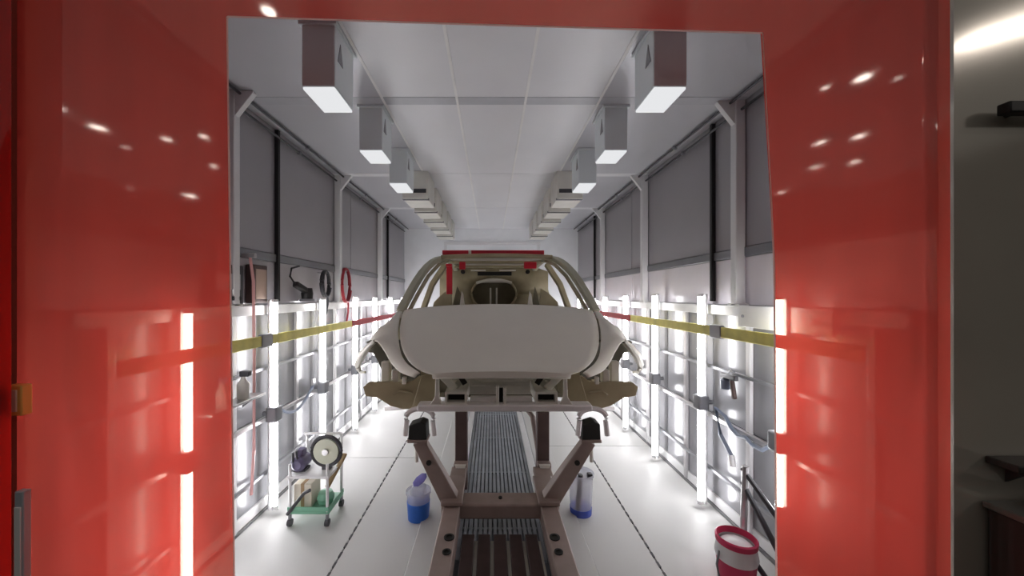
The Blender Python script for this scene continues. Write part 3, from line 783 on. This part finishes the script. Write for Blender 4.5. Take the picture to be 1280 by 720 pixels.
MB().tube([(.63, 2.68, .02), (.645, 2.66, .31)], .018, 8).build('brush_handle', 'darkgrey', p2)
MB().box(.70, 2.66, .27, .735, 2.70, .31).build('clip', 'darkgrey', p2, bevel=.005)

rb = thing('crimson_bucket', 'crimson bucket lined with a white bag on the floor at lower right', 'bucket', (1.345, 2.02, 0))
x, y = 1.345, 2.02
MB().lathe((x, y, 0), [(.07, .004), (.08, 0), (.098, .17), (.093, .17), (.075, .008), (.07, .004)], 28).build('body', 'crimson', rb)
MB().lathe((x, y, 0), [(.099, .165), (.105, .185), (.10, .215), (.094, .255), (.09, .255), (.094, .20), (.092, .165), (.099, .165)], 28).build('bag_liner', 'white', rb)
MB().lathe((x, y, .25), [(.088, .0), (.100, .0), (.102, .028), (.094, .034), (.088, .0)], 28).build('rim', 'crimson', rb)
MB().lathe((x, y, .235), [(0.0, 0), (.085, 0), (.06, .02), (0.0, .03)], 20).build('bag_top', 'white', rb)
MB().tube([(x-.10, y-.01, .21), (x-.125, y-.03, .15), (x-.125, y-.05, .10), (x-.11, y-.06, .06)], .006, 6).build('handle', 'grey', rb)
# tripod stand of tubes beside it
ts = thing('tube_stand', 'grey tubular stand with sloping legs leaning at the right wall by the crimson bucket', 'stand', (1.50, 2.05, 0))
MB().tube([(1.46, 2.14, .02), (1.465, 2.12, .62)], .018, 10).build('mast', 'steel', ts)
for a, b in (((1.46, 2.14, .52), (1.52, 1.92, .22)), ((1.46, 2.14, .60), (1.53, 1.94, .40)), ((1.46, 2.14, .16), (1.52, 1.94, .01)), ((1.46, 2.14, .16), (1.42, 2.26, .01))):
    MB().tube([a, b], .014, 8).build('brace', 'darkgrey', ts)
MB().tube([(1.46, 2.14, .12), (1.46, 2.14, .18)], .03, 10).build('collar', 'rubber', ts)

# trolley on the left
tr = thing('trolley', 'small white trolley with a mint green tray and hose reel beside the left wall', 'trolley', (-1.26, 2.66, 0))
TX0, TX1, TY0, TY1 = -1.41, -1.13, 2.56, 2.80
for x in (TX0+.01, TX1-.01):
    for y in (TY0, TY1):
        c = MB().tube([(x, y, .05), (x, y, .085)], .012, 8).build('caster', 'grey', tr)
        MB().lathe((x, y, .026), [(0.0, -.012), (.025, -.012), (.025, .012), (0.0, .012)], 14, 'x').build('wheel', 'darkgrey', c)
        MB().tube([(x, y, .085), (x, y, .43 if y < 2.6 else .55)], .010, 8).build('post', 'white', tr)
MB().box(TX0-.005, TY0-.01, .085, TX1+.005, TY1+.01, .105).build('base_tray', 'green', tr, bevel=.006)
MB().box(TX0-.005, TY0-.01, .105, TX1+.005, TY0, .135).box(TX1, TY0, .105, TX1+.006, TY1+.01, .135).build('tray_lip', 'green', tr, bevel=.003)
MB().box(TX0-.005, TY0-.01, .33, TX1+.005, TY1+.01, .348).build('upper_shelf', 'white', tr, bevel=.005)
MB().tube([(TX1-.01, TY1, .55), (TX1-.01, TY1-.04, .57), (TX0+.01, TY1-.04, .57), (TX0+.01, TY1, .55)], .010, 8).build('push_handle', 'white', tr)
MB().bar((TX1-.02, TY0+.02, .26), (TX1+.02, TY1, .40), .03, .02).build('tan_handle', 'tan', tr, bevel=.004)
MB().tube([(TX0, TY0-.015, .09), (TX0+.12, TY0-.02, .24), (TX0+.16, TY0-.02, .26)], .012, 8).build('foot_lever', 'darkgrey', tr)
rl = thing('hose_reel', 'round pale reel with a dark hose rim standing on the trolley shelf', 'reel', (-1.19, 2.66, .348))
MB().lathe((-1.19, 2.66, .48), [(0.0, -.015), (.09, -.015), (.09, .015), (0.0, .015)], 28, 'y').build('disc', 'disc', rl)
MB().tube([(-1.19+.105*math.cos(a), 2.66, .48+.105*math.sin(a)) for a in [2*math.pi*i/28 for i in range(28)]], .014, 8, closed=True).build('hose', 'darkgrey', rl)
MB().box(-1.22, 2.65, .348, -1.16, 2.69, .40).build('foot', 'darkgrey', rl)
MB().lathe((-1.19, 2.64, .48), [(0.0, -.01), (.022, -.01), (.022, .01), (0.0, .01)], 12, 'y').build('hub', 'steel', rl)
pm = thing('pump_motor', 'purple grey pump motor on the trolley shelf beside the reel', 'motor', (-1.372, 2.64, .348))
MB().lathe((-1.372, 2.66, .405), [(0.0, -.07), (.03, -.07), (.052, -.05), (.052, .05), (.03, .07), (0.0, .07)], 18, 'y').build('housing', 'purple', pm)
MB().box(-1.415, 2.62, .348, -1.325, 2.70, .362).build('foot', 'darkgrey', pm)
MB().box(-1.395, 2.63, .45, -1.345, 2.69, .50).build('terminal_box', 'purple', pm, bevel=.006)
MB().tube([(-1.372, 2.60, .45), (-1.36, 2.57, .52), (-1.39, 2.58, .50), (-1.40, 2.60, .42)], .008, 8).build('cable', 'darkgrey', pm)
cbx = thing('cream_carton', 'cream carton lying on the green tray of the trolley', 'box', (-1.34, 2.66, .105))
MB().box(-1.395, 2.60, .105, -1.27, 2.74, .27).build('carton', 'cream', cbx, bevel=.004)
MB().box(-1.345, 2.599, .105, -1.32, 2.741, .272).build('tape', 'tan', cbx)
gp = thing('green_pouch', 'grey green pouch lying on the trolley tray beside the carton', 'pouch', (-1.2, 2.66, .105))
MB().lathe((-1.20, 2.67, .105), [(0.0, 0), (.05, .005), (.06, .04), (.045, .08), (0.0, .09)], 14).build('pouch', 'green', gp)

# left wall: hose coils, tools, bottles
def coil(y, z, r, m, lab, n=4):
    x = -1.64
    t = thing('hose_coil', lab, 'hose', (x, y, z-r))
    pts = []
    for i in range(n*20):
        a = 2*math.pi*i/20
        pts.append((x + .012*math.sin(a*.31) + .006*(i//20), y+r*(.8+.06*math.sin(i*.05))*math.cos(a), z+r*1.25*math.sin(a)))
    MB().tube(pts, .011, 6).build('loops', m, t)
    MB().box(x-.055, y-.03, z+r*1.05, x+.02, y+.03, z+r*1.1).build('hook', 'grey', t)
    MB().tube([(x, y+r*.7, z-r*.9), (x+.01, y+r*.5, z-r*2.0), (x+.01, y+r*.1, z-r*3.0)], .010, 6).build('tail', m, t)
coil(4.12, 1.72, .15, 'redhose', 'red hose coil hanging on the left wall above the guard strip')
coil(3.62, 1.72, .10, 'darkgrey', 'dark hose coil hanging on the left wall just beyond the polisher')
pl_ = thing('polisher', 'black hand polisher hung on the left wall between second and third tube', 'tool', (-1.63, 3.2, 1.55))
MB().lathe((-1.63, 3.26, 1.62), [(0.0, -.05), (.045, -.05), (.05, .0), (.042, .05), (0.0, .05)], 16).build('head', 'black', pl_)
MB().bar((-1.63, 3.26, 1.64), (-1.63, 3.06, 1.70), .05, .05).build('grip', 'black', pl_, bevel=.012)
MB().lathe((-1.63, 3.26, 1.555), [(0.0, 0), (.065, 0), (.06, .02), (0.0, .02)], 18).build('pad', 'grey', pl_)
MB().tube([(-1.63, 3.06, 1.70), (-1.64, 3.0, 1.76), (-1.66, 3.06, 1.83), (-1.67, 3.2, 1.86)], .008, 6).build('cable', 'black', pl_)
cn = thing('control_panel', 'dark control panel with a grey screen on the left wall near the curtain', 'panel', (-1.66, 2.3, 1.54))
MB().box(-1.70, 2.16, 1.54, -1.64, 2.44, 1.80).build('case', 'darkgrey', cn, bevel=.008)
MB().box(-1.64, 2.19, 1.64, -1.634, 2.40, 1.74).build('screen', 'strip', cn)
for k in range(4): MB().lathe((-1.636, 2.21+.06*k, 1.585), [(0.0, -.006), (.014, -.006), (.014, .006), (0.0, .006)], 10, 'x').build('knob', 'black', cn)
ju = thing('junction_box', 'dark brown junction box beside the control panel on the left wall', 'box', (-1.67, 2.62, 1.55))
MB().box(-1.70, 2.54, 1.55, -1.64, 2.70, 1.82).build('case', 'brownD', ju, bevel=.008)
MB().box(-1.64, 2.56, 1.58, -1.634, 2.68, 1.79).build('lid', 'jamb', ju, bevel=.003)
hp = thing('pink_hose', 'pale pink hose hanging straight down the left wall beside the second tube', 'hose', (-1.6, 2.52, .9))
MB().tube([(-1.64, 2.5, 1.88), (-1.615, 2.5, 1.7), (-1.61, 2.5, 1.2), (-1.612, 2.5, .55), (-1.63, 2.5, .25)], .010, 8).build('line', 'pinkhose', hp)
MB().box(-1.69, 2.485, 1.86, -1.60, 2.515, 1.89).build('valve', 'steel', hp, bevel=.004)
sh = thing('wall_shelf', 'narrow pale shelf on the left frame carrying two bottles', 'shelf', (-1.59, 2.26, .93))
MB().box(-1.648, 2.02, .93, -1.53, 2.5, .945).build('board', 'steel', sh, bevel=.003)
for y in (2.08, 2.44): MB().prism([(-1.648, .86), (-1.648, .93), (-1.56, .93)], 'y', y-.005, y+.005).build('bracket', 'grey', sh)
for k, (y, m, lb) in enumerate(((2.18, 'bluegrey', 'white spray bottle with blue grey trigger on the left shelf, nearer the curtain'), (2.36, 'darkgrey', 'white spray bottle with dark trigger on the left shelf, further in'))):
    b = thing('spray_bottle', lb, 'bottle', (-1.59, y, .945), 'spray bottles on the shelf')
    MB().lathe((-1.59, y, .945), [(0.0, 0), (.035, 0), (.037, .09), (.014, .125), (.014, .14), (0.0, .14)], 16).build('body', 'offwhite', b)
    MB().box(-1.605, y-.02, 1.085, -1.545, y+.02, 1.12).build('trigger_head', m, b, bevel=.006)
ah = thing('air_hose', 'blue grey air hose drooping from the left rail between second and third tube', 'hose', (-1.6, 3.0, .5))
MB().tube([(-1.637, 2.75+.055*k, .80 - .16*math.sin(math.pi*k/12)) for k in range(13)], .012, 8).build('line', 'bluegrey', ah)
MB().box(-1.647, 3.36, .78, -1.626, 3.41, .84).build('coupling', 'steel', ah, bevel=.004)
# right wall
sg = thing('spray_gun', 'dark spray gun hung on the right frame near the curtain', 'tool', (1.61, 2.5, .93))
MB().bar((1.62, 2.58, 1.045), (1.60, 2.40, 1.06), .03, .035).build('barrel', 'darkgrey', sg, bevel=.008)
MB().bar((1.608, 2.46, 1.04), (1.60, 2.42, .92), .025, .035).build('grip', 'brownD', sg, bevel=.008)
MB().lathe((1.615, 2.54, .96), [(0.0, 0), (.028, .0), (.03, .06), (.012, .08), (0.0, .08)], 14).build('cup', 'bluegrey', sg)
MB().tube([(1.655, 2.5, 1.085), (1.63, 2.5, 1.10), (1.61, 2.5, 1.075)], .006, 6).build('hanger', 'grey', sg)
ah = thing('air_hose', 'blue grey air hose looped along the right frame near the curtain', 'hose', (1.62, 2.2, .5))
MB().tube([(1.634, 2.08+.07*k, .74 - .07*math.sin(math.pi*k/7) + .02*math.sin(k*2)) for k in range(8)] + [(1.61, 2.64, .80), (1.62, 2.6, .62), (1.63, 2.5, .52)], .013, 8).build('line', 'bluegrey', ah)
MB().tube([(1.63, 2.5, .52), (1.63, 2.48, .45)], .02, 8).build('nozzle', 'white', ah)
cr = thing('cable_duct', 'pale boxed cable duct on the right wall under the strip window near the curtain', 'duct', (1.64, 2.1, 1.38))
MB().box(1.628, 1.75, 1.40, 1.646, 2.43, 1.54).build('cover', 'white', cr, bevel=.006)
for y in (1.85, 2.38): MB().lathe((1.626, y, 1.47), [(0.0, -.004), (.01, -.004), (.01, .004), (0.0, .004)], 8, 'x').build('screw', 'grey', cr)
